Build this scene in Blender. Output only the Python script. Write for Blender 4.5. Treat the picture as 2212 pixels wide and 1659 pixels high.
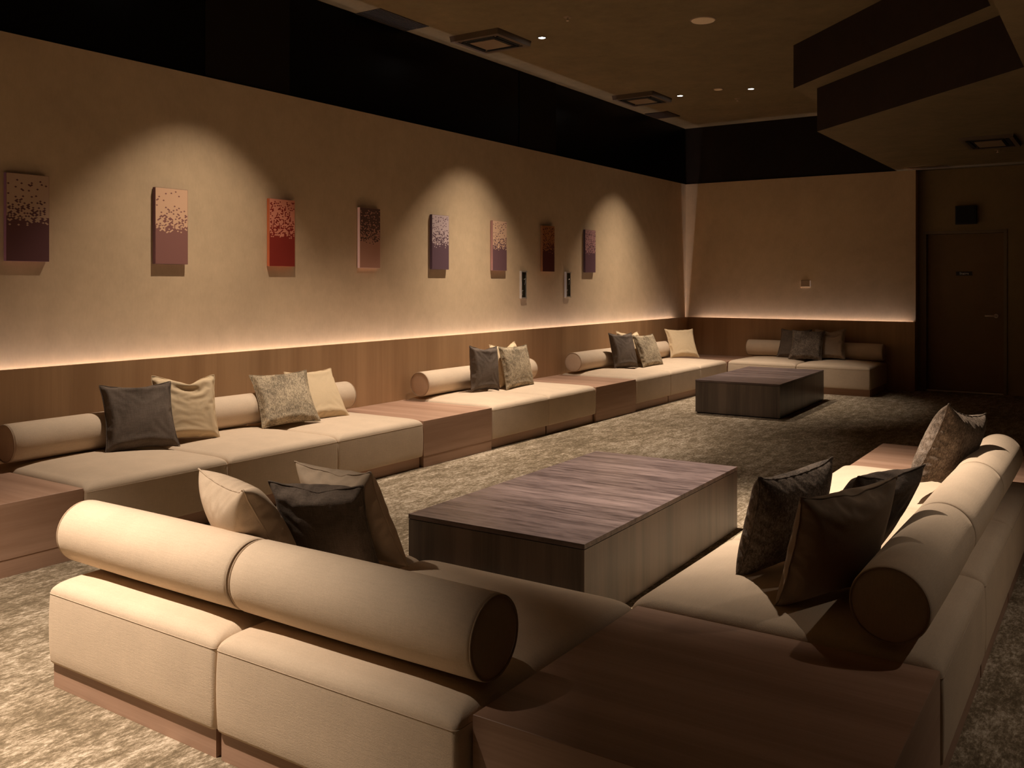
import bpy, bmesh, math, random
import numpy as np
from mathutils import Vector, Matrix

for o in list(bpy.data.objects):
    bpy.data.objects.remove(o)
SC = bpy.context.scene
COL = SC.collection
PI = math.pi

# ------------------------------------------------------------------ camera
cam_d = bpy.data.cameras.new('camera')
cam = bpy.data.objects.new('camera', cam_d)
COL.objects.link(cam)
cam.location = (5.8249, -13.6817, 1.5)
cam.rotation_euler = (PI / 2, 0, 0.5902)
cam_d.sensor_width = 36.0
cam_d.lens = 1978.47 / 2212 * 36.0
cam_d.shift_y = -(829.5 - 611.32) / 2212
cam_d.clip_start = 0.02
SC.camera = cam

# ------------------------------------------------------------------ world, exposure
world = bpy.data.worlds.new('world')
SC.world = world
world.use_nodes = True
world.node_tree.nodes['Background'].inputs[0].default_value = (1.0, 0.7, 0.45, 1)
world.node_tree.nodes['Background'].inputs[1].default_value = 0.0015
SC.view_settings.view_transform = 'Standard'
SC.view_settings.look = 'None'
SC.view_settings.gamma = 1.0
SC.view_settings.use_curve_mapping = False
SC.view_settings.exposure = 0.45
try:
    SC.cycles.use_denoising = True
    SC.cycles.max_bounces = 10
    SC.cycles.diffuse_bounces = 5
    SC.cycles.sample_clamp_indirect = 4.0
    SC.cycles.caustics_reflective = False
    SC.cycles.caustics_refractive = False
except Exception:
    pass

WARM = (1.0, 0.82, 0.655)
GLOW = (1.0, 0.90, 0.95)
CZ = 3.962         # ceiling height
# ceiling spots: x, y, watts, cone degrees, visible in the picture, aim offset
SPOTS = [
    (0.96, -9.31, 270, 77, False, (0, 0)),
    (0.96, -5.88, 270, 78, True, (0, 0)),
    (0.96, -2.45, 230, 78, True, (0, 0)),
    (1.88, -2.35, 150, 64, True, (0, 0)),
    (3.60, -8.75, 1020, 63, False, (0.13, -0.03)),
    (2.55, -13.10, 1280, 75, False, (-0.05, 0.04)),
    (6.90, -9.30, 58, 84, False, (-0.15, -0.15)),
    (1.75, -7.20, 260, 56, False, (-0.22, -0.17)),
]

# ------------------------------------------------------------------ materials
def newmat(name):
    m = bpy.data.materials.new(name)
    m.use_nodes = True
    nt = m.node_tree
    for n in list(nt.nodes):
        nt.nodes.remove(n)
    out = nt.nodes.new('ShaderNodeOutputMaterial')
    b = nt.nodes.new('ShaderNodeBsdfPrincipled')
    nt.links.new(b.outputs[0], out.inputs[0])
    return m, nt, b

def plain(name, col, rough=0.6, metal=0.0, emit=None, estr=0.0, spec=0.5):
    m, nt, b = newmat(name)
    b.inputs['Base Color'].default_value = (*col, 1)
    b.inputs['Roughness'].default_value = rough
    b.inputs['Metallic'].default_value = metal
    b.inputs['Specular IOR Level'].default_value = spec
    if emit:
        b.inputs['Emission Color'].default_value = (*emit, 1)
        b.inputs['Emission Strength'].default_value = estr
    return m

def noise(nt, vec, scale, detail=4.0, rough=0.55, stretch=(1, 1, 1), dist=0.0, loc=(0, 0, 0)):
    mp = nt.nodes.new('ShaderNodeMapping')
    mp.inputs['Scale'].default_value = stretch
    mp.inputs['Location'].default_value = loc
    nt.links.new(vec, mp.inputs[0])
    n = nt.nodes.new('ShaderNodeTexNoise')
    n.inputs['Scale'].default_value = scale
    n.inputs['Detail'].default_value = detail
    n.inputs['Roughness'].default_value = rough
    n.inputs['Distortion'].default_value = dist
    nt.links.new(mp.outputs[0], n.inputs['Vector'])
    return n.outputs[0]

def ramp(nt, fac, stops):
    r = nt.nodes.new('ShaderNodeValToRGB')
    e = r.color_ramp.elements
    while len(e) < len(stops):
        e.new(0.5)
    for k, (p, c) in enumerate(stops):
        e[k].position = p
        e[k].color = (*c, 1)
    nt.links.new(fac, r.inputs[0])
    return r.outputs[0]

def mix(nt, fac, a, b, kind='MIX'):
    m = nt.nodes.new('ShaderNodeMix')
    m.data_type = 'RGBA'
    m.blend_type = kind
    if isinstance(fac, (int, float)):
        m.inputs[0].default_value = fac
    else:
        nt.links.new(fac, m.inputs[0])
    for k, v in ((6, a), (7, b)):
        if isinstance(v, tuple):
            m.inputs[k].default_value = (*v, 1)
        else:
            nt.links.new(v, m.inputs[k])
    return m.outputs[2]

def math_n(nt, op, a, b=None):
    m = nt.nodes.new('ShaderNodeMath')
    m.operation = op
    for k, v in ((0, a), (1, b)):
        if v is None:
            continue
        if isinstance(v, (int, float)):
            m.inputs[k].default_value = v
        else:
            nt.links.new(v, m.inputs[k])
    return m.outputs[0]

def bump(nt, b, h, strength, dist=0.002):
    n = nt.nodes.new('ShaderNodeBump')
    n.inputs['Strength'].default_value = strength
    n.inputs['Distance'].default_value = dist
    nt.links.new(h, n.inputs['Height'])
    nt.links.new(n.outputs[0], b.inputs['Normal'])

def objvec(nt):
    return nt.nodes.new('ShaderNodeTexCoord').outputs['Object']

def scale3(c, k):
    return tuple(x * k for x in c)

def wallpaper(name, col, contrast=0.12):
    m, nt, b = newmat(name)
    v = objvec(nt)
    n1 = noise(nt, v, 2.2, 4, 0.6)
    n2 = noise(nt, v, 9.0, 4, 0.6)
    n3 = noise(nt, v, 60.0, 3, 0.6, (1, 1, 0.35))
    a = math_n(nt, 'ADD', math_n(nt, 'MULTIPLY', n1, 0.45), math_n(nt, 'ADD', math_n(nt, 'MULTIPLY', n2, 0.35), math_n(nt, 'MULTIPLY', n3, 0.2)))
    c = ramp(nt, a, [(0.32, scale3(col, 1 - contrast)), (0.68, scale3(col, 1 + contrast))])
    nt.links.new(c, b.inputs['Base Color'])
    b.inputs['Roughness'].default_value = 0.85
    b.inputs['Specular IOR Level'].default_value = 0.25
    bump(nt, b, n3, 0.25, 0.0015)
    return m

def wood(name, dark, light, grain='z', rough=0.45, spec=0.4, band=5.0, blot=0.0):
    m, nt, b = newmat(name)
    v = objvec(nt)
    st = {'x': (0.05, 1, 1), 'y': (1, 0.05, 1), 'z': (1, 1, 0.05)}[grain]
    n1 = noise(nt, v, band, 3, 0.55, st, 0.3)
    n2 = noise(nt, v, band * 6, 5, 0.6, st, 0.0, (3, 1, 2))
    n3 = noise(nt, v, band * 40, 3, 0.6, tuple(0.02 if s < 1 else 1 for s in st))
    parts = [(n1, 0.66), (n2, 0.20), (n3, 0.14)]
    if blot:
        st2 = tuple(0.18 if s < 1 else 1 for s in st)
        n4 = noise(nt, v, 22, 9, 0.78, st2, 0.15, (9, 4, 2))
        parts = [(n1, 0.25), (n2, 0.2), (n3, 0.05), (n4, 0.5)]
    a = None
    for s, w in parts:
        t = math_n(nt, 'MULTIPLY', s, w)
        a = t if a is None else math_n(nt, 'ADD', a, t)
    lo, hi = (0.40, 0.60) if not blot else (0.40, 0.62)
    c = ramp(nt, a, [(lo, dark), (hi, light)])
    nt.links.new(c, b.inputs['Base Color'])
    b.inputs['Roughness'].default_value = rough
    b.inputs['Specular IOR Level'].default_value = spec
    bump(nt, b, n2, 0.08, 0.001)
    return m

def fabric(name, col, var=0.10, weave=420.0, rough=0.95, sheen=0.15, strength=0.5, mottled=None):
    m, nt, b = newmat(name)
    v = objvec(nt)
    n1 = noise(nt, v, 7.0, 3, 0.5)
    nf = noise(nt, v, weave, 2, 0.6)
    nx = noise(nt, v, weave * 0.6, 2, 0.5, (0.12, 1, 1))
    nz = noise(nt, v, weave * 0.6, 2, 0.5, (1, 1, 0.12))
    w = math_n(nt, 'ADD', math_n(nt, 'MULTIPLY', nx, 0.5), math_n(nt, 'MULTIPLY', nz, 0.5))
    a = math_n(nt, 'ADD', math_n(nt, 'MULTIPLY', n1, 0.35), math_n(nt, 'ADD', math_n(nt, 'MULTIPLY', w, 0.4), math_n(nt, 'MULTIPLY', nf, 0.25)))
    c = ramp(nt, a, [(0.35, scale3(col, 1 - var)), (0.65, scale3(col, 1 + var))])
    if mottled:
        k = noise(nt, v, 115.0, 7, 0.78, (1, 1, 0.5), 0.9)
        big = noise(nt, v, 7.0, 3, 0.6)
        k = math_n(nt, 'ADD', math_n(nt, 'MULTIPLY', k, 0.72), math_n(nt, 'MULTIPLY', big, 0.28))
        c = ramp(nt, k, [(0.42, scale3(col, 0.5)), (0.49, col), (0.56, mottled), (0.66, scale3(mottled, 1.15))])
    nt.links.new(c, b.inputs['Base Color'])
    b.inputs['Roughness'].default_value = rough
    b.inputs['Specular IOR Level'].default_value = 0.15
    b.inputs['Sheen Weight'].default_value = sheen
    b.inputs['Sheen Roughness'].default_value = 0.4
    b.inputs['Sheen Tint'].default_value = (*[min(1, x * 1.6) for x in col], 1)
    bump(nt, b, math_n(nt, 'ADD', nf, w), strength, 0.0012)
    return m

def carpet_mat():
    m, nt, b = newmat('carpet')
    v = objvec(nt)
    n1 = noise(nt, v, 9.0, 12, 0.82, (1.4, 0.5, 1), 0.2)
    n2 = noise(nt, v, 1.1, 3, 0.5, (1.2, 0.5, 1), 0.0, (5, 2, 0))
    n3 = noise(nt, v, 48.0, 8, 0.80, (1.4, 0.55, 1), 0.2)
    a = math_n(nt, 'ADD', math_n(nt, 'MULTIPLY', n1, 0.42), math_n(nt, 'ADD', math_n(nt, 'MULTIPLY', n2, 0.14), math_n(nt, 'MULTIPLY', n3, 0.44)))
    c = ramp(nt, a, [(0.43, (0.132, 0.101, 0.064)), (0.49, (0.22, 0.17, 0.112)), (0.525, (0.37, 0.30, 0.215)), (0.58, (0.60, 0.51, 0.40))])
    nf = noise(nt, v, 320.0, 2, 0.6)
    c2 = mix(nt, 0.35, c, ramp(nt, nf, [(0.35, (0.45, 0.45, 0.45)), (0.65, (1, 1, 1))]), 'MULTIPLY')
    nt.links.new(c2, b.inputs['Base Color'])
    b.inputs['Roughness'].default_value = 1.0
    b.inputs['Specular IOR Level'].default_value = 0.05
    bump(nt, b, nf, 0.6, 0.003)
    return m

M = {}
M['wall'] = wallpaper('beige_wallpaper', (0.55, 0.405, 0.25))
M['ceil'] = wallpaper('brown_ceiling', (0.195, 0.148, 0.080), 0.2)
M['ceilwall'] = wallpaper('brown_wallpaper', (0.26, 0.185, 0.10), 0.10)
M['unseen'] = wallpaper('dark_far_wall', (0.09, 0.065, 0.04))
M['black'] = plain('black_gloss_panel', (0.003, 0.0025, 0.002), 0.32, spec=0.10)
M['darkmatte'] = wallpaper('dark_brown_panel', (0.028, 0.017, 0.012), 0.3)
M['darkback'] = wallpaper('dark_frieze', (0.014, 0.009, 0.006), 0.2)
M['oak'] = wood('brown_oak_panel', (0.31, 0.178, 0.088), (0.415, 0.25, 0.128), 'z', 0.5, 0.3, 3.6)
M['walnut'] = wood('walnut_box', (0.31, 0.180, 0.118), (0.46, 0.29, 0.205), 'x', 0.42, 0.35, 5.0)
M['walnut_side_lit'] = wood('walnut_box_lit_side', (0.36, 0.215, 0.142), (0.50, 0.32, 0.225), 'y', 0.5, 0.3, 5.0)  # same wood made paler, lamp light on the sides put into the colour
M['tabletop'] = wood('dark_stained_top', (0.030, 0.020, 0.021), (0.225, 0.168, 0.160), 'x', 0.30, 0.5, 6.0, 1)
M['tableside'] = wood('dark_stained_side', (0.042, 0.028, 0.023), (0.150, 0.108, 0.084), 'z', 0.33, 0.95, 5.0)
M['tabledark'] = plain('shadow_gap', (0.01, 0.008, 0.007), 0.8)
M['fabric'] = fabric('beige_upholstery', (0.60, 0.475, 0.35), 0.09, 300, sheen=0.2, strength=0.55)
M['seam'] = plain('seam_thread', (0.47, 0.365, 0.265), 0.9)
M['bolster_piping'] = fabric('bolster_piping', (0.40, 0.30, 0.21), 0.05, 400)
M['cream'] = fabric('cream_linen', (0.60, 0.465, 0.30), 0.07, 380, sheen=0.1, strength=0.35)
M['linen'] = fabric('pale_linen', (0.50, 0.39, 0.285), 0.07, 380, sheen=0.1, strength=0.35)
M['greige'] = fabric('greige_linen', (0.36, 0.275, 0.20), 0.07, 380, sheen=0.1, strength=0.35)
M['charcoal'] = fabric('charcoal_weave', (0.118, 0.091, 0.072), 0.40, 260, sheen=0.1, strength=0.8)
M['velvet'] = fabric('mottled_velvet', (0.27, 0.215, 0.145), 0.2, 300, 0.7, 0.5, 0.5, mottled=(0.46, 0.37, 0.25))
M['velvetshade'] = fabric('shaded_velvet', (0.125, 0.095, 0.072), 0.2, 300, 0.7, 0.5, 0.5, mottled=(0.24, 0.19, 0.15))  # darker copy of the velvet, the weaker light is put into its colour
M['carpet'] = carpet_mat()
M['chrome'] = plain('polished_steel', (0.75, 0.72, 0.66), 0.28, 0.8)
M['satin'] = plain('satin_steel', (0.72, 0.58, 0.46), 0.4, 0.2)
M['glassblack'] = plain('dark_mirror', (0.05, 0.045, 0.03), 0.06, 0.6)
M['blackbox'] = plain('black_plastic', (0.006, 0.006, 0.007), 0.5)
M['disc'] = plain('cream_cover', (0.88, 0.74, 0.56), 0.7)
M['acframe'] = plain('brown_vent_frame', (0.11, 0.075, 0.048), 0.6)
M['acpanel'] = plain('brown_vent_panel', (0.25, 0.18, 0.115), 0.6)
M['slat'] = plain('dark_brown_slat', (0.04, 0.028, 0.019), 0.7)
M['slot'] = plain('dark_slot', (0.004, 0.004, 0.004), 0.8)
M['lens'] = plain('lamp_lens', (0.9, 0.85, 0.8), 0.3, emit=(1.0, 0.95, 0.88), estr=14.0)
M['ring'] = plain('downlight_ring', (0.02, 0.015, 0.012), 0.4)
M['bounce_liner'] = plain('white_bounce_liner', (0.8, 0.78, 0.75), 0.7)  # for unseen liners added to keep the cove glow from turning orange
M['door'] = wallpaper('brown_door', (0.21, 0.135, 0.075), 0.08)
M['frame'] = plain('door_frame_paint', (0.20, 0.14, 0.085), 0.6)
M['switch'] = plain('switch_plate', (0.42, 0.30, 0.20), 0.5)
M['switchedge'] = plain('switch_edge', (0.85, 0.72, 0.58), 0.4)
M['white'] = plain('white_letters', (0.75, 0.75, 0.75), 0.6)

# ------------------------------------------------------------------ mesh helpers
def link(name, me, parent=None, loc=(0, 0, 0), rot=(0, 0, 0)):
    o = bpy.data.objects.new(name, me)
    COL.objects.link(o)
    o.location = loc
    o.rotation_euler = rot
    if parent:
        o.parent = parent
    return o

def mesh_from(name, bm, mats, smooth=False):
    me = bpy.data.meshes.new(name)
    bm.normal_update()
    bm.to_mesh(me)
    bm.free()
    for m in (mats if isinstance(mats, (list, tuple)) else [mats]):
        me.materials.append(m)
    if smooth:
        for p in me.polygons:
            p.use_smooth = True
    return me

def add_box(bm, x0, x1, y0, y1, z0, z1, mi=0, bevel=0.0):
    vs = [bm.verts.new(p) for p in ((x0, y0, z0), (x1, y0, z0), (x1, y1, z0), (x0, y1, z0), (x0, y0, z1), (x1, y0, z1), (x1, y1, z1), (x0, y1, z1))]
    fs = []
    for q in ((0, 3, 2, 1), (4, 5, 6, 7), (0, 1, 5, 4), (1, 2, 6, 5), (2, 3, 7, 6), (3, 0, 4, 7)):
        f = bm.faces.new([vs[i] for i in q])
        f.material_index = mi
        fs.append(f)
    if bevel:
        es = set()
        for f in fs:
            es.update(f.edges)
        bmesh.ops.bevel(bm, geom=list(es), offset=bevel, segments=2, affect='EDGES', profile=0.5, material=-1)
    return fs

def box_obj(name, x0, x1, y0, y1, z0, z1, mat, parent=None, bevel=0.0, loc=(0, 0, 0)):
    bm = bmesh.new()
    add_box(bm, x0, x1, y0, y1, z0, z1, 0, bevel)
    return link(name, mesh_from(name, bm, mat), parent, loc)

def add_prism(bm, pts, z0, z1, mi_side=0, mi_flat=0):
    a = [bm.verts.new((x, y, z0)) for x, y in pts]
    b = [bm.verts.new((x, y, z1)) for x, y in pts]
    f = bm.faces.new(a[::-1]); f.material_index = mi_flat
    f = bm.faces.new(b); f.material_index = mi_flat
    n = len(pts)
    for i in range(n):
        f = bm.faces.new((a[i], a[(i + 1) % n], b[(i + 1) % n], b[i]))
        f.material_index = mi_side

def add_tube(bm, pts, r, seg=6, closed=False, mi=0):
    pts = [Vector(p) for p in pts]
    n = len(pts)
    rings = []
    prev = None
    for i, p in enumerate(pts):
        if closed:
            t = pts[(i + 1) % n] - pts[i - 1]
        else:
            t = pts[min(i + 1, n - 1)] - pts[max(i - 1, 0)]
        if t.length < 1e-9:
            t = Vector((0, 0, 1))
        t.normalize()
        if prev is None:
            up = Vector((0, 0, 1)) if abs(t.z) < 0.9 else Vector((1, 0, 0))
            prev = t.cross(up).normalized()
        s = (prev - t * prev.dot(t))
        if s.length < 1e-6:
            s = t.orthogonal()
        s.normalize()
        prev = s
        w = t.cross(s)
        rings.append([bm.verts.new(p + (s * math.cos(2 * PI * k / seg) + w * math.sin(2 * PI * k / seg)) * r) for k in range(seg)])
    for i in range(n if closed else n - 1):
        A, B = rings[i], rings[(i + 1) % n]
        for k in range(seg):
            f = bm.faces.new((A[k], A[(k + 1) % seg], B[(k + 1) % seg], B[k]))
            f.smooth = True
            f.material_index = mi
    if not closed:
        bm.faces.new(rings[0][::-1]).material_index = mi
        bm.faces.new(rings[-1]).material_index = mi

def add_disc(bm, c, r, z0, z1, seg=40, mi=0, r2=None):
    r2 = r if r2 is None else r2
    a = [bm.verts.new((c[0] + r * math.cos(2 * PI * k / seg), c[1] + r * math.sin(2 * PI * k / seg), z0)) for k in range(seg)]
    b = [bm.verts.new((c[0] + r2 * math.cos(2 * PI * k / seg), c[1] + r2 * math.sin(2 * PI * k / seg), z1)) for k in range(seg)]
    f = bm.faces.new(a[::-1]); f.material_index = mi
    f = bm.faces.new(b); f.material_index = mi
    for k in range(seg):
        f = bm.faces.new((a[k], a[(k + 1) % seg], b[(k + 1) % seg], b[k]))
        f.material_index = mi

def tag(o, label, cat, group=None):
    o['label'] = label
    o['category'] = cat
    if group:
        o['group'] = group
    return o

def empty(name, loc=(0, 0, 0), rz=0.0):
    o = bpy.data.objects.new(name, None)
    COL.objects.link(o)
    o.location = loc
    o.rotation_euler = (0, 0, rz)
    o.empty_display_size = 0.1
    return o

def struct(name, me_or_bm, mats, smooth=False):
    me = mesh_from(name, me_or_bm, mats, smooth)
    o = link(name, me)
    o['kind'] = 'structure'
    return o

def copy_tree(o, parent=None):
    c = o.copy()
    COL.objects.link(c)
    if parent:
        c.parent = parent
        c.matrix_parent_inverse = o.matrix_parent_inverse.copy()
    for ch in list(o.children):
        copy_tree(ch, c)
    return c

# ------------------------------------------------------------------ the setting
WZ, PZ = 0.9605, 3.072          # wainscot top, light wall top
XR, YF = 8.6, -17.0             # far right wall, wall behind the camera
bm = bmesh.new(); add_box(bm, -0.3, XR + 0.2, YF - 0.2, 0.5, -0.12, 0.0)
struct('floor', bm, M['carpet'])
bm = bmesh.new(); add_box(bm, -0.3, XR + 0.2, YF - 0.2, 0.5, CZ, CZ + 0.12)
struct('ceiling', bm, M['ceil'])
# stepped dropped ceiling at the upper right
bm = bmesh.new()
add_prism(bm, [(2.967, 0.0), (2.967, -4.175), (5.01, -6.218), (5.01, YF), (XR, YF), (XR, 0.0)], 3.516, CZ, 0, 1)
c1 = struct('ceiling', bm, [M['darkmatte'], M['ceil']])
bm = bmesh.new()
add_prism(bm, [(3.172, 0.15), (3.172, -4.045), (5.213, -6.086), (5.213, YF), (XR, YF), (XR, 0.15)], 3.068, 3.516, 0, 1)
c2 = struct('ceiling', bm, [M['darkmatte'], M['ceil']])
# left wall: light lower wall, black glossy frieze, two dark pilasters
bm = bmesh.new()
add_box(bm, -0.3, 0.0, YF, 0.0, 0.0, PZ, 0)
add_box(bm, -0.3, -0.02, YF, 0.0, PZ, CZ, 1)
struct('wall_left', bm, [M['wall'], M['black']])
for k, (a, b) in enumerate(((-9.174, -8.325), (-4.803, -3.994))):
    bm = bmesh.new(); add_box(bm, -0.02, -0.012, a, b, PZ, CZ - 0.002)
    o = struct('trim_%d' % (k + 3), bm, plain('pilaster_%d' % k, (0.015, 0.011, 0.008), 0.9, spec=0.1))
# back wall
bm = bmesh.new()
add_box(bm, -0.3, 3.405, 0.0, 0.3, 0.0, PZ, 0)
add_box(bm, -0.3, 3.405, 0.02, 0.3, PZ, CZ, 1)
struct('wall_back', bm, [M['wall'], M['darkback']])
# door wall, slightly further back, with the opening for the door
bm = bmesh.new()
add_box(bm, 3.405, 3.50, 0.16, 0.4, 0.0, 3.068)
add_box(bm, 4.50, XR, 0.16, 0.4, 0.0, 3.068)
add_box(bm, 3.50, 4.50, 0.16, 0.4, 2.205, 3.068)
add_box(bm, 3.50, 4.50, 0.32, 0.4, 0.0, 2.205)
struct('wall_right_back', bm, M['ceilwall'])
bm = bmesh.new(); add_box(bm, XR, XR + 0.2, YF, 0.5, 0.0, CZ)
struct('wall_right', bm, M['unseen'])
bm = bmesh.new(); add_box(bm, -0.3, XR + 0.2, YF - 0.2, YF, 0.0, CZ)
struct('wall_front', bm, M['unseen'])
# wainscot boards with the light cove behind them
bm = bmesh.new()
add_box(bm, 0.036, 0.06, -12.6, -0.06, 0.0, WZ)
add_box(bm, 0.0, 0.036, -12.6, -0.036, 0.0, 0.785)
wl = struct('trim_1', bm, M['oak'])
box_obj('cove_bounce_liner', 0.0345, 0.0358, -12.6, -0.06, 0.785, WZ - 0.004, M['bounce_liner'], wl)  # added sheet that bounces the cove light back without tinting it
bm = bmesh.new()
add_box(bm, 0.06, 3.405, -0.06, -0.036, 0.0, WZ)
add_box(bm, 0.036, 3.375, -0.036, 0.0, 0.0, 0.785)
add_box(bm, 3.375, 3.405, -0.036, 0.0, 0.0, WZ)
wb = struct('trim_2', bm, M['oak'])
box_obj('cove_bounce_liner', 0.06, 3.375, -0.0358, -0.0345, 0.785, WZ - 0.004, M['bounce_liner'], wb)  # same added bounce sheet inside the back cove
# door
DY = 0.16
dr = empty('door_1', (0, 0, 0)); dr['kind'] = 'structure'
bm = bmesh.new()
add_box(bm, 3.475, 3.515, DY - 0.012, DY + 0.12, 0.0, 2.218)
add_box(bm, 4.47, 4.51, DY - 0.012, DY + 0.12, 0.0, 2.218)
add_box(bm, 3.515, 4.47, DY - 0.012, DY + 0.12, 2.178, 2.218)
link('door_frame', mesh_from('door_frame', bm, M['frame']), dr)
box_obj('door_leaf', 3.518, 4.467, DY + 0.055, DY + 0.10, 0.02, 2.175, M['door'], dr)
box_obj('threshold', 3.515, 4.47, DY + 0.0, DY + 0.06, 0.0, 0.014, M['satin'], dr)
bm = bmesh.new()
hx, hz = 4.375, 1.055
add_tube(bm, [(hx, DY + 0.05, hz), (hx, DY + 0.0, hz)], 0.012, 12)
add_tube(bm, [(hx, DY + 0.053, hz), (hx, DY + 0.046, hz)], 0.028, 20)
add_tube(bm, [(hx + 0.004, DY + 0.0, hz), (hx - 0.05, DY - 0.004, hz), (hx - 0.13, DY + 0.0, hz)], 0.0105, 12)
link('door_handle', mesh_from('door_handle', bm, M['satin']), dr)

# sign on the door
sg = empty('door_sign', (3.985, DY + 0.055, 1.63))
tag(sg, 'small black door sign reading Stairs in pale letters', 'sign')
box_obj('sign_plate', -0.10, 0.10, -0.006, 0.0, -0.028, 0.028, M['blackbox'], sg)
cu = bpy.data.curves.new('lettering', 'FONT')
cu.body = 'Stairs'; cu.size = 0.044; cu.align_x = 'CENTER'; cu.align_y = 'CENTER'; cu.extrude = 0.0006
cu.space_character = 1.15; cu.offset = 0.0006
cu.materials.append(M['white'])
tmp = bpy.data.objects.new('lettering_curve', cu)
COL.objects.link(tmp)
me_t = bpy.data.meshes.new_from_object(tmp.evaluated_get(bpy.context.evaluated_depsgraph_get()))
bpy.data.objects.remove(tmp)
tx = link('lettering', me_t, sg, (0, -0.007, 0.0), (PI / 2, 0, 0))

sp = empty('wall_speaker', (4.02, DY, 2.30))
tag(sp, 'small black square box mounted on the wall above the door', 'speaker')
box_obj('housing', -0.13, 0.13, -0.07, 0.0, 0.0, 0.25, M['blackbox'], sp, 0.006)
box_obj('grille', -0.115, 0.115, -0.074, -0.0695, 0.015, 0.235, M['slot'], sp)

sw = empty('wall_switch', (1.893, 0.0, 1.495))
tag(sw, 'small beige control plate on the back wall above the sofa', 'switch')
box_obj('plate', -0.066, 0.066, -0.012, 0.0, -0.042, 0.042, M['switch'], sw, 0.002)
bm = bmesh.new()
add_box(bm, -0.070, 0.070, -0.022, 0.0, -0.050, -0.042)
add_box(bm, 0.060, 0.070, -0.022, 0.0, -0.042, 0.042)
add_box(bm, -0.070, -0.063, -0.018, 0.0, -0.042, 0.042)
link('rim', mesh_from('rim', bm, M['switchedge']), sw)

# ------------------------------------------------------------------ ceiling fixtures
def spot_light(parent, w, cone, aim):
    # reflector lamp: a hot centre and, near the wall, an even spill with a crisper rim
    beams = [(w, cone, 1.0)] if cone not in (77, 78) else [(w * (1.8 if cone == 78 else 0.95), cone - 12, 1.0), (w * 0.42, cone, 0.4)]
    for e_, c_, bl in beams:
        l = bpy.data.lights.new('lamp_light', 'SPOT')
        l.energy = e_
        l.color = WARM
        l.spot_size = math.radians(c_)
        l.spot_blend = bl
        l.shadow_soft_size = 0.022
        o = bpy.data.objects.new('lamp_light', l)
        COL.objects.link(o)
        o.parent = parent
        o.location = (0, 0, -0.02)
        d = Vector((aim[0], aim[1], -1)).normalized()
        o.rotation_euler = d.to_track_quat('-Z', 'Y').to_euler()

DL_LABELS = {
    1: 'bright round downlight beside the nearer ceiling cassette vent',
    2: 'small bright downlight nearest the farther ceiling cassette vent',
    3: 'small bright downlight closest to the dropped ceiling step',
}
for i, (x, y, w, cone, vis, aim) in enumerate(SPOTS):
    z = CZ if x < 5 else 3.068
    d = empty('downlight', (x, y, z))
    tag(d, DL_LABELS.get(i, {0: 'downlight over the nearest wall sofa', 4: 'downlight over the near coffee table', 5: 'downlight behind the near sofa pair', 6: 'downlight on the low ceiling right of the sofas', 7: 'downlight between the nearest wall sofa and the near coffee table'}.get(i)), 'downlight', 'recessed downlights')
    bm = bmesh.new()
    seg = 28
    for (ra, za), (rb, zb) in (((0.046, 0.0), (0.046, -0.004)), ((0.046, -0.004), (0.037, -0.005)), ((0.037, -0.005), (0.035, 0.0))):
        A = [bm.verts.new((ra * math.cos(2 * PI * k / seg), ra * math.sin(2 * PI * k / seg), za)) for k in range(seg)]
        B = [bm.verts.new((rb * math.cos(2 * PI * k / seg), rb * math.sin(2 * PI * k / seg), zb)) for k in range(seg)]
        for k in range(seg):
            bm.faces.new((A[k], A[(k + 1) % seg], B[(k + 1) % seg], B[k]))
    link('trim_ring', mesh_from('trim_ring', bm, M['ring']), d)
    bm = bmesh.new(); add_disc(bm, (0, 0), 0.034, -0.003, -0.001, 24)
    link('lens', mesh_from('lens', bm, M['lens']), d)
    spot_light(d, w, cone, aim)

def cove_light(name, parent, loc, length, along, side):
    """linear LED of the cove: shines up, turned towards the wall"""
    l = bpy.data.lights.new(name, 'AREA')
    l.shape = 'RECTANGLE'
    l.size = length
    l.size_y = 0.012
    l.color = GLOW
    l.energy = 18.5 * length
    o = bpy.data.objects.new(name, l)
    COL.objects.link(o)
    o.parent = parent
    o.location = loc
    d = Vector(side) * math.sin(math.radians(80)) + Vector((0, 0, math.cos(math.radians(80))))
    d.normalize()
    xax = Vector(along)
    zax = -d
    yax = zax.cross(xax)
    o.rotation_euler = Matrix((xax, yax, zax)).transposed().to_euler()
    return o
cove_light('cove_light', wl, (0.022, -6.53, 0.80), 12.0, (0, 1, 0), (-1, 0, 0))
cb = cove_light('cove_light', wb, (1.79, -0.022, 0.80), 3.10, (1, 0, 0), (0, 1, 0))

cb.data.energy *= 0.8

def disc_cover(x, y, r, label):
    d = empty('ceiling_speaker', (x, y, CZ))
    tag(d, label, 'ceiling speaker', 'round cream ceiling covers')
    bm = bmesh.new(); add_disc(bm, (0, 0), r * 0.86, -0.012, -0.006, 48, 0, r * 0.9)
    link('cover', mesh_from('cover', bm, M['disc']), d)
    bm = bmesh.new(); add_disc(bm, (0, 0), r * 0.94, -0.006, 0.0, 48, 0, r)
    link('rim', mesh_from('rim', bm, M['acpanel']), d)
disc_cover(2.541, -5.565, 0.122, 'large round cream cover on the ceiling, the nearer one')
disc_cover(1.535, -2.574, 0.062, 'small round cream cover on the ceiling between two downlights')

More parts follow.
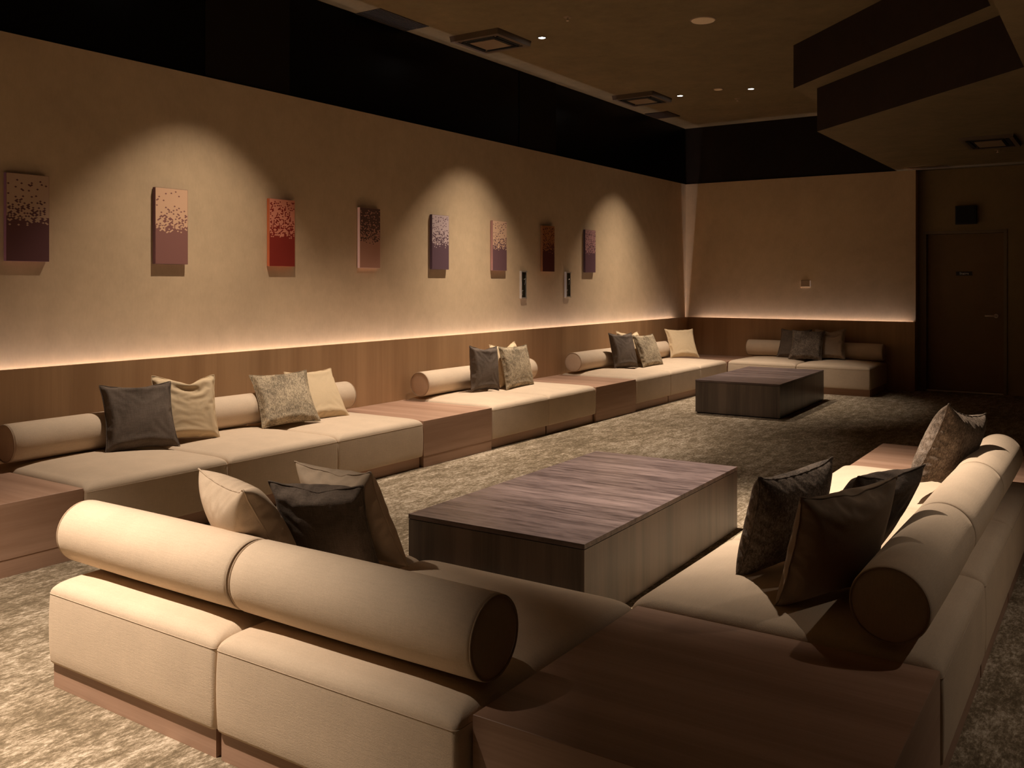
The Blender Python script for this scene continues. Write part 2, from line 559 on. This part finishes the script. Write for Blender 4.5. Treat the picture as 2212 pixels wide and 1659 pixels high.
def sprinkler(x, y, z, label):
    d = empty('sprinkler_head', (x, y, z))
    tag(d, label, 'sprinkler')
    bm = bmesh.new(); add_disc(bm, (0, 0), 0.030, -0.008, 0.0, 24, 0, 0.042)
    link('escutcheon', mesh_from('escutcheon', bm, M['acpanel']), d)
    bm = bmesh.new()
    add_tube(bm, [(0, 0, -0.006), (0, 0, -0.03)], 0.006, 8)
    add_tube(bm, [(0, 0, -0.03), (0, 0, -0.034)], 0.014, 12)
    link('nozzle', mesh_from('nozzle', bm, M['satin']), d)
sprinkler(1.53, -6.345, CZ, 'tiny sprinkler head on the ceiling above and right of the brightest downlight')
sprinkler(1.52, -1.846, CZ, 'tiny sprinkler head on the ceiling at the far end of the room')
sprinkler(4.576, -1.55, 3.068, 'tiny sprinkler head on the low ceiling in front of the door')

def cassette(cx, cy, sx, sy, z, label, drop=0.055):
    d = empty('ceiling_vent', (cx, cy, z))
    tag(d, label, 'air conditioner')
    # tapered surround
    bm = bmesh.new()
    o = [(-sx, -sy), (sx, -sy), (sx, sy), (-sx, sy)]
    k = 0.80
    i_ = [(a * k, b * k) for a, b in o]
    A = [bm.verts.new((a, b, 0)) for a, b in o]
    B = [bm.verts.new((a * 0.97, b * 0.97, -drop)) for a, b in o]
    Cc = [bm.verts.new((a, b, -drop)) for a, b in i_]
    Dd = [bm.verts.new((a, b, -drop + 0.012)) for a, b in i_]
    for P_, Q_ in ((A, B), (B, Cc), (Cc, Dd)):
        for q in range(4):
            bm.faces.new((P_[q], P_[(q + 1) % 4], Q_[(q + 1) % 4], Q_[q]))
    bm.faces.new(Dd)
    link('surround', mesh_from('surround', bm, M['acframe']), d)
    # four air slots
    for q in range(4):
        bm = bmesh.new()
        if q % 2 == 0:
            s = -1 if q == 0 else 1
            add_box(bm, -sx * 0.62, sx * 0.62, s * sy * 0.72 - 0.018, s * sy * 0.72 + 0.018, -drop - 0.001, -drop + 0.013)
        else:
            s = 1 if q == 1 else -1
            add_box(bm, s * sx * 0.72 - 0.018, s * sx * 0.72 + 0.018, -sy * 0.62, sy * 0.62, -drop - 0.001, -drop + 0.013)
        link('air_slot', mesh_from('air_slot', bm, M['slot']), d)
    # intake gap and centre panel
    bm = bmesh.new(); add_box(bm, -sx * 0.58, sx * 0.58, -sy * 0.58, sy * 0.58, -drop + 0.002, -drop + 0.013)
    link('intake_gap', mesh_from('intake_gap', bm, M['slot']), d)
    bm = bmesh.new(); add_box(bm, -sx * 0.5, sx * 0.5, -sy * 0.5, sy * 0.5, -drop - 0.006, -drop + 0.002)
    link('centre_panel', mesh_from('centre_panel', bm, M['acpanel']), d)
    return d
cassette(0.505, -6.125, 0.295, 0.30, CZ, 'square brown ceiling cassette vent, the nearer one, between grille and downlight')
cassette(0.505, -2.64, 0.295, 0.30, CZ, 'square brown ceiling cassette vent farther down the left wall')
cassette(4.585, -2.33, 0.265, 0.45, 3.068, 'rectangular dark vent on the low ceiling before the door', 0.03)

gr = empty('ceiling_grille', (0.13, -7.18, CZ))
tag(gr, 'long brown linear grille on the ceiling along the left wall', 'vent')
bm = bmesh.new()
for a, b, c_, d_ in ((-0.15, 0.15, -0.345, -0.335), (-0.15, 0.15, 0.335, 0.345), (-0.15, -0.14, -0.335, 0.335), (0.14, 0.15, -0.335, 0.335)):
    add_box(bm, a, b, c_, d_, -0.006, 0.0)
link('frame', mesh_from('frame', bm, M['slat']), gr)
box_obj('backing', -0.14, 0.14, -0.335, 0.335, -0.0015, 0.0, M['slot'], gr)
for k in range(10):
    x = -0.126 + k * 0.028
    box_obj('slat', x - 0.0045, x + 0.0045, -0.335, 0.335, -0.0055, -0.0015, M['slat'], gr)

ht = empty('ceiling_hatch', (0.20, -1.33, CZ))
tag(ht, 'flat dark rectangular plate on the ceiling near the far left corner', 'vent')
box_obj('plate', -0.18, 0.18, -0.22, 0.22, -0.012, 0.0, M['darkmatte'], ht, 0.002)
g2 = empty('ceiling_hatch', (3.62, -0.22, 3.068))
tag(g2, 'thin outlined rectangular hatch on the low ceiling just before the door wall', 'vent')
bm = bmesh.new()
for a, b, c_, d_ in ((-0.25, 0.25, -0.17, -0.16), (-0.25, 0.25, 0.16, 0.17), (-0.25, -0.24, -0.16, 0.16), (0.24, 0.25, -0.16, 0.16)):
    add_box(bm, a, b, c_, d_, -0.004, 0.0)
link('frame', mesh_from('frame', bm, M['acpanel']), g2)
box_obj('panel', -0.24, 0.24, -0.16, 0.16, -0.002, 0.0, M['acframe'], g2)

# ------------------------------------------------------------------ sofa units
def rounded_box(w, d, z0, z1, r_top, r_bot, crown):
    """upholstered block: stacked rounded-rectangle rings, soft shoulder, slightly domed top"""
    bm = bmesh.new()
    hx_, hy_ = w / 2, d / 2
    def ring(inset, z, rc):
        ax, ay = hx_ - inset, hy_ - inset
        rc = min(rc, ax * 0.98, ay * 0.98)
        pts = []
        for sx, sy, a0 in ((1, 1, 0), (-1, 1, PI / 2), (-1, -1, PI), (1, -1, 3 * PI / 2)):
            for k in range(7):
                a = a0 + PI / 2 * k / 6
                pts.append((sx * (ax - rc) + rc * math.cos(a), sy * (ay - rc) + rc * math.sin(a)))
        out = []
        n = len(pts)
        for i in range(n):           # extra points along the straight sides
            out.append(pts[i])
            if i % 7 == 6:
                p, q = pts[i], pts[(i + 1) % n]
                out += [(p[0] + (q[0] - p[0]) * t / 8, p[1] + (q[1] - p[1]) * t / 8) for t in range(1, 8)]
        return [bm.verts.new((x, y, z)) for x, y in out]
    rings = []
    for k in range(4):
        a = PI / 2 * k / 3
        rings.append(ring(r_bot * (1 - math.sin(a)), z0 + r_bot * (1 - math.cos(a)), 0.018))
    zs = z1 - r_top
    for k in range(1, 6):
        t = k / 6
        rings.append(ring(-0.0035 * 4 * t * (1 - t), z0 + r_bot + (zs - z0 - r_bot) * t, 0.018))
    for k in range(9):
        a = PI / 2 * k / 8
        ins = r_top * (1 - math.cos(a))
        z = zs + r_top * math.sin(a) * 0.86
        rings.append(ring(ins, z, 0.018 + ins * 1.6))
    zt = zs + r_top * 0.86
    for ins in (0.075, 0.10, 0.14, 0.19, 0.26, 0.34, 0.42, 0.47):
        t = (ins - r_top) / (0.48 - r_top)
        z = zt + (z1 + crown - zt) * (1 - (1 - min(1, t)) ** 2.6)
        rings.append(ring(ins, z, 0.018 + r_top * 1.6 + (ins - r_top) * 0.6))
    for A, B in zip(rings, rings[1:]):
        n = len(A)
        for i in range(n):
            bm.faces.new((A[i], A[(i + 1) % n], B[(i + 1) % n], B[i]))
    bm.faces.new(rings[0][::-1])
    bm.faces.new(rings[-1])
    return bm

UW, UD = 0.966, 1.03       # unit width and depth
SZ = 0.405
# unit local frame: x along the run, back at +y, front at -y, origin in the middle of the footprint
def make_unit():
    root = empty('sofa_unit')
    seat = link('seat', mesh_from('seat', rounded_box(UW, UD, 0.09, SZ, 0.055, 0.014, 0.020), M['fabric'], True), root)
    # seam line around the block a little under the top edge
    bm = bmesh.new()
    z = 0.350
    hx_, hy_ = UW / 2 + 0.0004, UD / 2 + 0.0004
    r = 0.018
    pts = []
    for cx_, cy_, a0 in ((hx_ - r, hy_ - r, 0), (-hx_ + r, hy_ - r, PI / 2), (-hx_ + r, -hy_ + r, PI), (hx_ - r, -hy_ + r, 3 * PI / 2)):
        for k in range(6):
            a = a0 + PI / 2 * k / 5
            pts.append((cx_ + r * math.cos(a), cy_ + r * math.sin(a), z))
    add_tube(bm, pts, 0.0013, 5, True)
    link('seam', mesh_from('seam', bm, M['seam']), seat)
    box_obj('plinth', -UW / 2 + 0.010, UW / 2 - 0.010, -UD / 2 + 0.035, UD / 2 - 0.016, 0.0, 0.094, M['walnut'], root)
    # bolster
    R = 0.117
    bm = bmesh.new()
    seg = 56
    L = UW / 2 - 0.003
    prof = [(-L, 0.0), (-L + 0.000, R * 0.55), (-L + 0.002, R - 0.012), (-L + 0.006, R - 0.004), (-L + 0.014, R)]
    n = 14
    prof += [(-L + 0.014 + (2 * L - 0.028) * k / n, R + 0.0022 * math.sin(PI * k / n)) for k in range(1, n)]
    prof += [(-a, b) for a, b in prof[4::-1]]
    rings = []
    for a, b in prof:
        if b == 0:
            rings.append([bm.verts.new((a, 0, 0))])
        else:
            rings.append([bm.verts.new((a, b * math.cos(2 * PI * k / seg), b * math.sin(2 * PI * k / seg))) for k in range(seg)])
    for A, B in zip(rings, rings[1:]):
        for k in range(seg):
            if len(A) == 1:
                bm.faces.new((A[0], B[k], B[(k + 1) % seg]))
            elif len(B) == 1:
                bm.faces.new((A[k], B[0], A[(k + 1) % seg]))
            else:
                bm.faces.new((A[k], B[k], B[(k + 1) % seg], A[(k + 1) % seg]))
    bmesh.ops.recalc_face_normals(bm, faces=bm.faces)
    bo = link('bolster', mesh_from('bolster', bm, M['fabric'], True), root, (0, UD / 2 - 0.178, 0.535))
    for s in (-1, 1):
        bm = bmesh.new()
        add_tube(bm, [(s * (L - 0.001), (R - 0.005) * math.cos(2 * PI * k / 48), (R - 0.005) * math.sin(2 * PI * k / 48)) for k in range(48)], 0.0034, 6, True)
        link('piping', mesh_from('piping', bm, M['bolster_piping']), bo)
    return root

P_ = 0.972
YB = -1.10
unit0 = make_unit()
UNITS = []
def yk(k):
    return YB - P_ * (k + 0.5)
XL = 0.062 + UD / 2
for k, lab in ((9, 'beige sofa unit on the left wall beside the nearest wooden box, under the dark pillow'),
               (8, 'middle beige unit of the nearest three-seat run on the left wall'),
               (7, 'beige left wall sofa unit under the leaning cream pillow, before the middle wooden box')):
    UNITS.append((XL, yk(k), PI / 2, lab, 'left wall sofa run nearest the camera'))
for k, lab in ((5, 'beige sofa unit with exposed bolster end just past the middle left wall box'),
               (4, 'beige sofa unit behind the two middle velvet pillows, before the farther wooden box')):
    UNITS.append((XL, yk(k), PI / 2, lab, 'two-seat sofa run on the left wall'))
for k, lab in ((2, 'far left wall sofa unit with the bolster end next to a wooden box'),
               (1, 'middle beige unit of the far three-seat run on the left wall'),
               (0, 'left wall sofa unit in the far corner beneath the lone cream pillow')):
    UNITS.append((XL, yk(k), PI / 2, lab, 'far sofa run on the left wall'))
YBW = -0.062 - UD / 2
for k, lab in ((0, 'left one of the two beige sofa units on the back wall'), (1, 'right one of the two beige sofa units on the back wall, nearest the door')):
    UNITS.append((1.10 + P_ * (k + 0.5), YBW, 0.0, lab, 'back wall sofa pair'))
YN = -11.815 + UD / 2
NX = 4.405
for k, lab in ((1, 'brightly lit beige sofa unit seen from behind at the lower left'), (0, 'beige sofa unit seen from behind with the round bolster end beside the large wooden box')):
    UNITS.append((NX - P_ * (k + 0.5), YN, PI, lab, 'near sofa pair with its back to the camera'))
XRT = 5.40 - UD / 2 + 0.015
for k, lab in ((0, 'right row sofa unit with the large round bolster end facing the camera'), (1, 'middle beige unit of the right sofa row'), (2, 'farthest beige unit of the right sofa row, by the shaded velvet pillow')):
    UNITS.append((XRT, -10.785 + P_ * (k + 0.5), -PI / 2, lab, 'right sofa row'))
for i, (x, y, rz, lab, grp) in enumerate(UNITS):
    o = unit0 if i == 0 else copy_tree(unit0)
    o.location = (x, y, 0)
    o.rotation_euler = (0, 0, rz)
    tag(o, lab, 'sofa', grp)
    for ch in o.children:
        nm = ch.name.split('.')[0]
        if grp.startswith('near sofa') and nm in ('seat', 'plinth'):
            ch.scale = (0.980, 1, 1)
            ch.location.x = -0.0095 if 'bolster end' in lab else -0.029
        if grp.startswith('near sofa') and nm == 'bolster' and 'lower left' in lab:
            ch.scale = (1.022, 1, 1)
            ch.location.x = 0.012
        if grp.startswith('right sofa') and nm in ('seat', 'plinth'):
            ch.scale = (1, 0.975, 1)
            ch.location.y = -0.017

# ------------------------------------------------------------------ wooden boxes between the sofas
def wood_box(x0, x1, y0, y1, label, rz=0.0):
    cx_, cy_ = (x0 + x1) / 2, (y0 + y1) / 2
    hx_, hy_ = (x1 - x0) / 2, (y1 - y0) / 2
    r = empty('side_table', (cx_, cy_, 0), rz)
    tag(r, label, 'side table', 'wooden box tables between the sofas')
    bm = bmesh.new()
    add_box(bm, -hx_, hx_, -hy_, hy_, 0.090, 0.377, 0)
    for f in bm.faces:
        f.normal_update()
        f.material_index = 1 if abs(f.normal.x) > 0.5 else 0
    es = [e for e in bm.edges if abs(e.verts[0].co.z - e.verts[1].co.z) < 0.01 and e.verts[0].co.z > 0.3]
    bmesh.ops.bevel(bm, geom=es, offset=0.0015, segments=1, affect='EDGES')
    link('body', mesh_from('body', bm, [M['walnut'], M['walnut_side_lit']]), r)
    bm = bmesh.new()
    add_box(bm, -hx_ + 0.003, hx_ - 0.003, -hy_ + 0.003, hy_ - 0.003, 0.0, 0.0885, 0)
    for f in bm.faces:
        f.normal_update()
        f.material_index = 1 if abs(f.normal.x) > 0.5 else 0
    link('base', mesh_from('base', bm, [M['walnut'], M['walnut_side_lit']]), r)
    return r
wood_box(0.062, 1.088, YB - P_ * 11 + 0.004, YB - P_ * 10 - 0.004, 'wooden box table at the left edge of the photo')
wood_box(0.062, 1.088, YB - P_ * 7 + 0.004, YB - P_ * 6 - 0.004, 'wooden box table on the left wall between the three-seat and two-seat sofas')
wood_box(0.062, 1.088, YB - P_ * 4 + 0.004, YB - P_ * 3 - 0.004, 'smaller looking wooden box table farther along the left wall')
wood_box(0.062, 1.094, -1.094, -0.062, 'wooden corner box table where the left and back walls meet')
wood_box(4.413, 5.379, -11.757, -10.789, 'large wooden box table filling the bottom right foreground')
wood_box(4.413, 5.379, -7.865, -6.90, 'wooden box table at the far end of the right sofa row')

# ------------------------------------------------------------------ coffee tables
def coffee_table(x0, y0, w, l, rz, label):
    r = empty('coffee_table', (x0, y0, 0), rz)
    tag(r, label, 'coffee table', 'dark block coffee tables')
    H = 0.384
    box_obj('top', 0, w, 0, l, H - 0.022, H, M['tabletop'], r, 0.0008)
    box_obj('reveal', 0.004, w - 0.004, 0.004, l - 0.004, H - 0.0255, H - 0.022, M['tabledark'], r)
    bm = bmesh.new()
    add_box(bm, 0.001, w - 0.001, 0.001, l - 0.001, 0.012, H - 0.0255)
    link('body', mesh_from('body', bm, M['tableside']), r)
    box_obj('foot', 0.015, w - 0.015, 0.015, l - 0.015, 0.0, 0.012, M['tabledark'], r)
    return r
coffee_table(2.944, -10.281, 0.962, 1.966, 0.0205, 'large dark wooden block coffee table in the foreground')
coffee_table(1.695, -3.710, 0.975, 1.985, 0.0298, 'dark wooden block coffee table farther back near the corner')

# ------------------------------------------------------------------ throw pillows
def pillow_cloth(seed, n=49, size=0.505, press=2.0, fill=0.021, chop=0.0, chopx=0.0, iters=240):
    """two square sheets sewn together and inflated (position based cloth)"""
    rng = np.random.RandomState(seed)
    h = size / (n - 1)
    g = np.linspace(-size / 2, size / 2, n)
    U, V = np.meshgrid(g, g, indexing='ij')
    bumpy = (1 - (2 * U / size) ** 2) * (1 - (2 * V / size) ** 2)
    S = np.zeros((2, n, n, 3))
    for k, sg in ((0, -1), (1, 1)):
        S[k, :, :, 0] = U
        S[k, :, :, 2] = V
        S[k, :, :, 1] = sg * (0.004 + 0.05 * bumpy) + rng.normal(0, .0018, (n, n))
    edge = np.zeros((n, n), bool)
    edge[0, :] = edge[-1, :] = edge[:, 0] = edge[:, -1] = True
    S[:, edge, 1] = 0
    prev = S.copy()
    def solve(A, B, rest, st):
        d = B - A
        L = np.sqrt((d ** 2).sum(-1, keepdims=True)) + 1e-9
        return d * (1 - rest / L) * (0.5 * st)
    def tie():
        m = (S[0][edge] + S[1][edge]) / 2
        S[0][edge] = m
        S[1][edge] = m
    for it in range(iters):
        vel = (S - prev) * 0.90
        prev = S.copy()
        nn = np.cross(np.gradient(S, axis=1), np.gradient(S, axis=2))
        nn[1] *= -1
        vol = (S[1, :, :, 1] - S[0, :, :, 1]).sum() * h * h
        p = press * float(np.clip((fill - vol) / (0.12 * fill), -1, 1))
        S = S + vel + nn * p * 0.9
        if chop > 0:
            top = S[:, :, :, 2].max()
            S[:, :, :, 2] = np.minimum(S[:, :, :, 2], top - chop * min(1, it / 100.) * np.exp(-((S[:, :, :, 0] - chopx) / 0.085) ** 2))
        for sub in range(6):
            for ax in (1, 2):
                for par in (0, 1):
                    m = (n - 1 - par) // 2 * 2
                    a = [slice(None)] * 4
                    b = [slice(None)] * 4
                    a[ax] = slice(par, par + m, 2)
                    b[ax] = slice(par + 1, par + 1 + m, 2)
                    a, b = tuple(a), tuple(b)
                    c = solve(S[a], S[b], h, 1.0)
                    S[a] += c
                    S[b] -= c
            for dg in (0, 1):
                A = S[:, :-1, :-1] if dg else S[:, :-1, 1:]
                B = S[:, 1:, 1:] if dg else S[:, 1:, :-1]
                c = solve(A, B, h * 2 ** .5, 0.22)
                A += c * .5
                B -= c * .5
            for ax in (1, 2):
                a = [slice(None)] * 4
                b = [slice(None)] * 4
                a[ax] = slice(0, -2)
                b[ax] = slice(2, None)
                c = solve(S[tuple(a)], S[tuple(b)], 2 * h, 0.018)
                S[tuple(a)] += c
                S[tuple(b)] -= c
            tie()
            for k in (0, 1):
                for E in (S[k][0, :], S[k][-1, :], S[k][:, 0], S[k][:, -1]):
                    for par in (0, 1):
                        m = (n - 1 - par) // 2 * 2
                        A = E[par:par + m:2]
                        B = E[par + 1:par + 1 + m:2]
                        c = solve(A, B, h * 0.94, 1.0)
                        A += c
                        B -= c
            tie()
        S -= S.mean(axis=(0, 1, 2), keepdims=True) * 0.5
    return S, edge

def pillow_data(seed, **kw):
    S, edge = pillow_cloth(seed, **kw)
    n = S.shape[1]
    idx = np.arange(2 * n * n).reshape(2, n, n)
    idx[1][edge] = idx[0][edge]
    F = []
    for k in (0, 1):
        for a in range(n - 1):
            for b in range(n - 1):
                q = [idx[k, a, b], idx[k, a + 1, b], idx[k, a + 1, b + 1], idx[k, a, b + 1]]
                F.append([int(v) for v in (q if k == 0 else q[::-1])])
    V = S.reshape(-1, 3)
    used = sorted({v for f in F for v in f})
    re = {v: i for i, v in enumerate(used)}
    verts = [tuple(map(float, V[v])) for v in used]
    faces = [[re[v] for v in f] for f in F]
    loop = [S[0][i, 0] for i in range(n)] + [S[0][n - 1, j] for j in range(1, n)] + [S[0][i, n - 1] for i in range(n - 2, -1, -1)] + [S[0][0, j] for j in range(n - 2, 0, -1)]
    return verts, faces, [tuple(map(float, p)) for p in loop]

SHAPES = [pillow_data(1, fill=0.021), pillow_data(2, fill=0.022, chop=0.05), pillow_data(3, fill=0.022, chop=0.085, chopx=0.02),
          pillow_data(5, fill=0.026, chop=0.045, chopx=-0.03), pillow_data(7, fill=0.0225), pillow_data(11, fill=0.031, chop=0.035, press=2.2)]
PC = {}
def pillow(shape, mat, x, y, z, yaw, lean, roll, s, label, group):
    key = (shape, mat)
    if key not in PC:
        verts, faces, loop = SHAPES[shape]
        me = bpy.data.meshes.new('throw_pillow')
        me.from_pydata(verts, [], faces)
        me.validate()
        me.materials.append(M[mat])
        for p in me.polygons:
            p.use_smooth = True
        bm = bmesh.new()
        add_tube(bm, loop, 0.0032, 6, True)
        PC[key] = (me, mesh_from('piping', bm, M[mat], True))
    me, pm = PC[key]
    o = link('throw_pillow', me)
    md = o.modifiers.new('smooth', 'SUBSURF')
    md.levels = md.render_levels = 1
    Rz = Matrix.Rotation(math.radians(yaw), 4, 'Z')
    Rx = Matrix.Rotation(math.radians(lean), 4, 'X')
    Ry = Matrix.Rotation(math.radians(roll), 4, 'Y')
    o.matrix_world = Matrix.Translation((x, y, z)) @ Rz @ Rx @ Ry @ Matrix.Diagonal((*(s if isinstance(s, tuple) else (s, s, s)), 1))
    pp = link('piping', pm, o)
    tag(o, label, 'pillow', group)
    return o
G1 = 'pillows on the nearest left wall sofa'
G2 = 'pillows on the two-seat left wall sofa'
G3 = 'pillows on the far left wall sofa'
G4 = 'pillows on the back wall sofa'
G5 = 'pillows on the near sofa pair'
G6 = 'pillows on the right sofa row'
pillow(1, 'charcoal', 0.440, -10.042, 0.624, 70.4, -26.4, 0.3, 0.939, 'dark charcoal pillow on the nearest left wall sofa, in front of a cream one', G1)
pillow(2, 'cream', 0.423, -9.678, 0.637, 68.6, -18.1, 2.2, 0.921, 'cream pillow with pointed ears half hidden behind the charcoal one, nearest wall sofa', G1)
pillow(0, 'velvet', 0.435, -8.784, 0.611, 65.9, -35.7, -2.6, 0.937, 'mottled taupe velvet pillow leaning on the nearest left wall sofa bolster', G1)
pillow(4, 'cream', 0.416, -8.427, 0.602, 81.0, -34.2, -0.2, 0.930, 'cream pillow behind the mottled one at the far end of the nearest left wall sofa', G1)
pillow(1, 'charcoal', 0.492, -6.218, 0.643, 87.7, -6.1, 3.8, 0.917, 'dark grey brown pillow on the two-seat left wall sofa', G2)
pillow(2, 'cream', 0.400, -5.656, 0.640, 85.1, -18.9, -1.8, 0.940, 'cream pillow mostly hidden behind the shiny velvet one on the two-seat sofa', G2)
pillow(0, 'velvet', 0.520, -5.673, 0.620, 83.3, -14.2, -0.0, 0.934, 'shiny mottled velvet pillow in front on the two-seat left wall sofa', G2)
pillow(1, 'charcoal', 0.471, -3.124, 0.637, 76.4, -15.4, 1.5, 0.931, 'dark grey pillow on the far left wall sofa', G3)
pillow(2, 'cream', 0.405, -2.770, 0.638, 77.0, -20.0, 3.1, 0.938, 'cream pillow peeking out behind the dark and velvet pillows of the far left wall sofa', G3)
pillow(0, 'velvet', 0.615, -2.690, 0.612, 79.3, -23.2, -0.0, 0.922, 'mottled velvet pillow in front on the far left wall sofa', G3)
pillow(4, 'cream', 0.468, -1.250, 0.625, 50.7, -27.4, 0.6, 0.933, 'lone cream pillow in the far corner of the left wall sofa', G3)
pillow(1, 'charcoal', 1.840, -0.392, 0.620, -3.6, -25.5, 0.0, 0.938, 'dark pillow behind the velvet one on the back wall sofa', G4)
pillow(0, 'velvetshade', 2.060, -0.535, 0.620, 4.0, -28.1, 0.9, 0.942, 'mottled shaded velvet pillow in front on the back wall sofa', G4)
pillow(2, 'greige', 2.335, -0.385, 0.634, -1.2, -22.4, -2.4, 0.931, 'olive beige pillow in shade at the right on the back wall sofa', G4)
pillow(5, 'velvetshade', 5.072, -8.535, 0.655, -110.0, -20.0, -12.5, 0.937, 'shaded velvet pillow at the far end of the right sofa row', G6)
pillow(5, 'velvetshade', 4.756, -10.235, 0.617, -110.8, -18.4, 3.9, 0.889, 'shaded taupe velvet pillow with tall ears in front on the right sofa row', G6)
pillow(3, 'greige', 5.009, -10.482, 0.620, -119.1, -20.2, 4.0, 0.898, 'greige linen pillow nearest the round bolster end of the right sofa row', G6)
pillow(1, 'charcoal', 5.010, -10.110, 0.619, -109.5, -30.2, -2.0, 0.938, 'charcoal pillow behind the greige one on the right sofa row', G6)
pillow(5, 'linen', 3.200, -11.460, 0.614, 161.3, -30.2, -0.2, 0.938, 'cream pillow lying back on the near sofa pair, seen from behind at the left', G5)
pillow(3, 'linen', 3.325, -11.075, 0.606, 177.2, -25.6, 1.5, 0.894, 'greige pillow standing behind the charcoal one on the near sofa pair', G5)
pillow(1, 'charcoal', 3.372, -11.252, 0.592, 201.0, -27.0, 0.0, (0.76, 0.95, 0.86), 'charcoal woven pillow seen from behind on the near sofa pair', G5)

# ------------------------------------------------------------------ wall art
ART = [
    (-10.56, (0.50, 0.34, 0.24), (0.115, 0.040, 0.045), (0.16, 0.055, 0.065), 0.05, 'first art panel from the left, peach dots over dark plum'),
    (-9.505, (0.68, 0.42, 0.26), (0.24, 0.100, 0.082), (0.10, 0.035, 0.030), 0.05, 'second art panel from the left, peach dots over mauve'),
    (-8.450, (0.66, 0.24, 0.15), (0.235, 0.014, 0.005), (0.40, 0.09, 0.02), 0.24, 'bright red art panel, third from the left'),
    (-7.390, (0.115, 0.055, 0.045), (0.50, 0.26, 0.19), (0.68, 0.42, 0.31), 0.16, 'dusty pink art panel with dark dotted top, fourth from the left'),
    (-6.345, (0.50, 0.38, 0.37), (0.105, 0.052, 0.070), (0.055, 0.022, 0.026), 0.10, 'purple art panel with a pale lavender dotted top, fifth from the left'),
    (-5.283, (0.66, 0.42, 0.27), (0.14, 0.065, 0.075), (0.32, 0.16, 0.13), 0.10, 'art panel with peach dotted top over purple, sixth from the left'),
    (-4.245, (0.36, 0.13, 0.035), (0.075, 0.004, 0.003), (0.22, 0.085, 0.02), 0.22, 'dark maroon art panel with orange dotted top, seventh from the left'),
    (-3.203, (0.44, 0.22, 0.21), (0.105, 0.040, 0.055), (0.05, 0.022, 0.026), 0.26, 'rightmost small plum art panel with a pink dotted top'),
]
for i, (yc, top, low, side, dens, label) in enumerate(ART):
    rng = random.Random(40 + i)
    bm = bmesh.new()
    x0, x1, w, z0, z1 = 0.006, 0.036, 0.137, 1.638, 2.190
    add_box(bm, x0, x1, yc - w, yc + w, z0, z1, 2)
    # printed front: top field, bottom field, scattered diamonds
    H = z1 - z0
    zt = z1 - 0.49 * H
    e = 0.0015
    def quad(pts, x, mi):
        f = bm.faces.new([bm.verts.new((x, p[0], p[1])) for p in pts])
        f.material_index = mi
    quad([(yc - w + e, zt), (yc + w - e, zt), (yc + w - e, z1 - e), (yc - w + e, z1 - e)], x1 + 0.0004, 0)
    quad([(yc - w + e, z0 + e), (yc + w - e, z0 + e), (yc + w - e, zt), (yc - w + e, zt)], x1 + 0.0004, 1)
    cw, ch = 0.0185, 0.0125
    nr = int(H / (ch / 2)); nc = int(2 * w / cw)
    for r_ in range(2, nr):
        zc = z1 - 0.004 - r_ * ch / 2
        f = (z1 - zc) / H
        if f > 0.60 or zc < z0 + 0.02:
            break
        for c_ in range(nc + 1):
            y = yc - w + 0.012 + c_ * cw + (cw / 2 if r_ % 2 else 0)
            if y > yc + w - 0.010:
                continue
            if f < 0.49:
                t = max(0.0, (f - 0.24) / 0.25)
                p = dens + (0.62 - dens) * t ** 1.3 if f > 0.03 else 0.0
                mi = 1
            else:
                p = 0.62 * (1 - (f - 0.49) / 0.11) ** 1.1
                mi = 0
            if rng.random() < p:
                quad([(y - cw / 2, zc), (y, zc - ch / 2), (y + cw / 2, zc), (y, zc + ch / 2)], x1 + 0.0008, mi)
    mats = [plain('art_top_%d' % i, top, 0.75), plain('art_low_%d' % i, low, 0.75), plain('art_side_%d' % i, side, 0.75)]
    o = link('wall_art', mesh_from('wall_art', bm, mats))
    tag(o, label, 'wall art', 'row of dotted art panels on the left wall')

# chrome framed niches low on the left wall
for k, (yc, label) in enumerate(((-4.770, 'chrome framed dark wall plate, the left one of the pair'), (-3.748, 'chrome framed dark wall plate, the right one of the pair'))):
    r = empty('wall_plate', (0.0, yc, 1.48))
    tag(r, label, 'wall plate', 'chrome framed wall plates')
    box_obj('dark_face', 0.0, 0.012, -0.05, 0.05, -0.145, 0.145, M['glassblack'], r)
    bm = bmesh.new()
    add_box(bm, 0.0, 0.030, -0.060, 0.060, -0.160, -0.145)
    add_box(bm, 0.0, 0.030, -0.060, 0.060, 0.145, 0.160)
    add_box(bm, 0.0, 0.030, -0.060, -0.050, -0.145, 0.145)
    add_box(bm, 0.0, 0.022, 0.050, 0.056, -0.145, 0.145)
    link('frame', mesh_from('frame', bm, M['chrome']), r)
    bm = bmesh.new()
    pts = [(0.020, 0.030 * math.cos(a) + 0.005, 0.045 + 0.035 * math.sin(a) + 0.02 * math.cos(2 * a)) for a in [k_ * 0.35 - 1.2 for k_ in range(9)]]
    add_tube(bm, pts, 0.0028, 8)  # curved tubes modelled in place of C-shaped reflections on the dark face
    add_tube(bm, [(0.020, -0.02 + 0.016 * math.cos(a), -0.095 + 0.03 * math.sin(a)) for a in [k_ * 0.4 + 1.2 for k_ in range(8)]], 0.0028, 8)
    link('glint_tubes', mesh_from('glint_tubes', bm, M['chrome']), r)
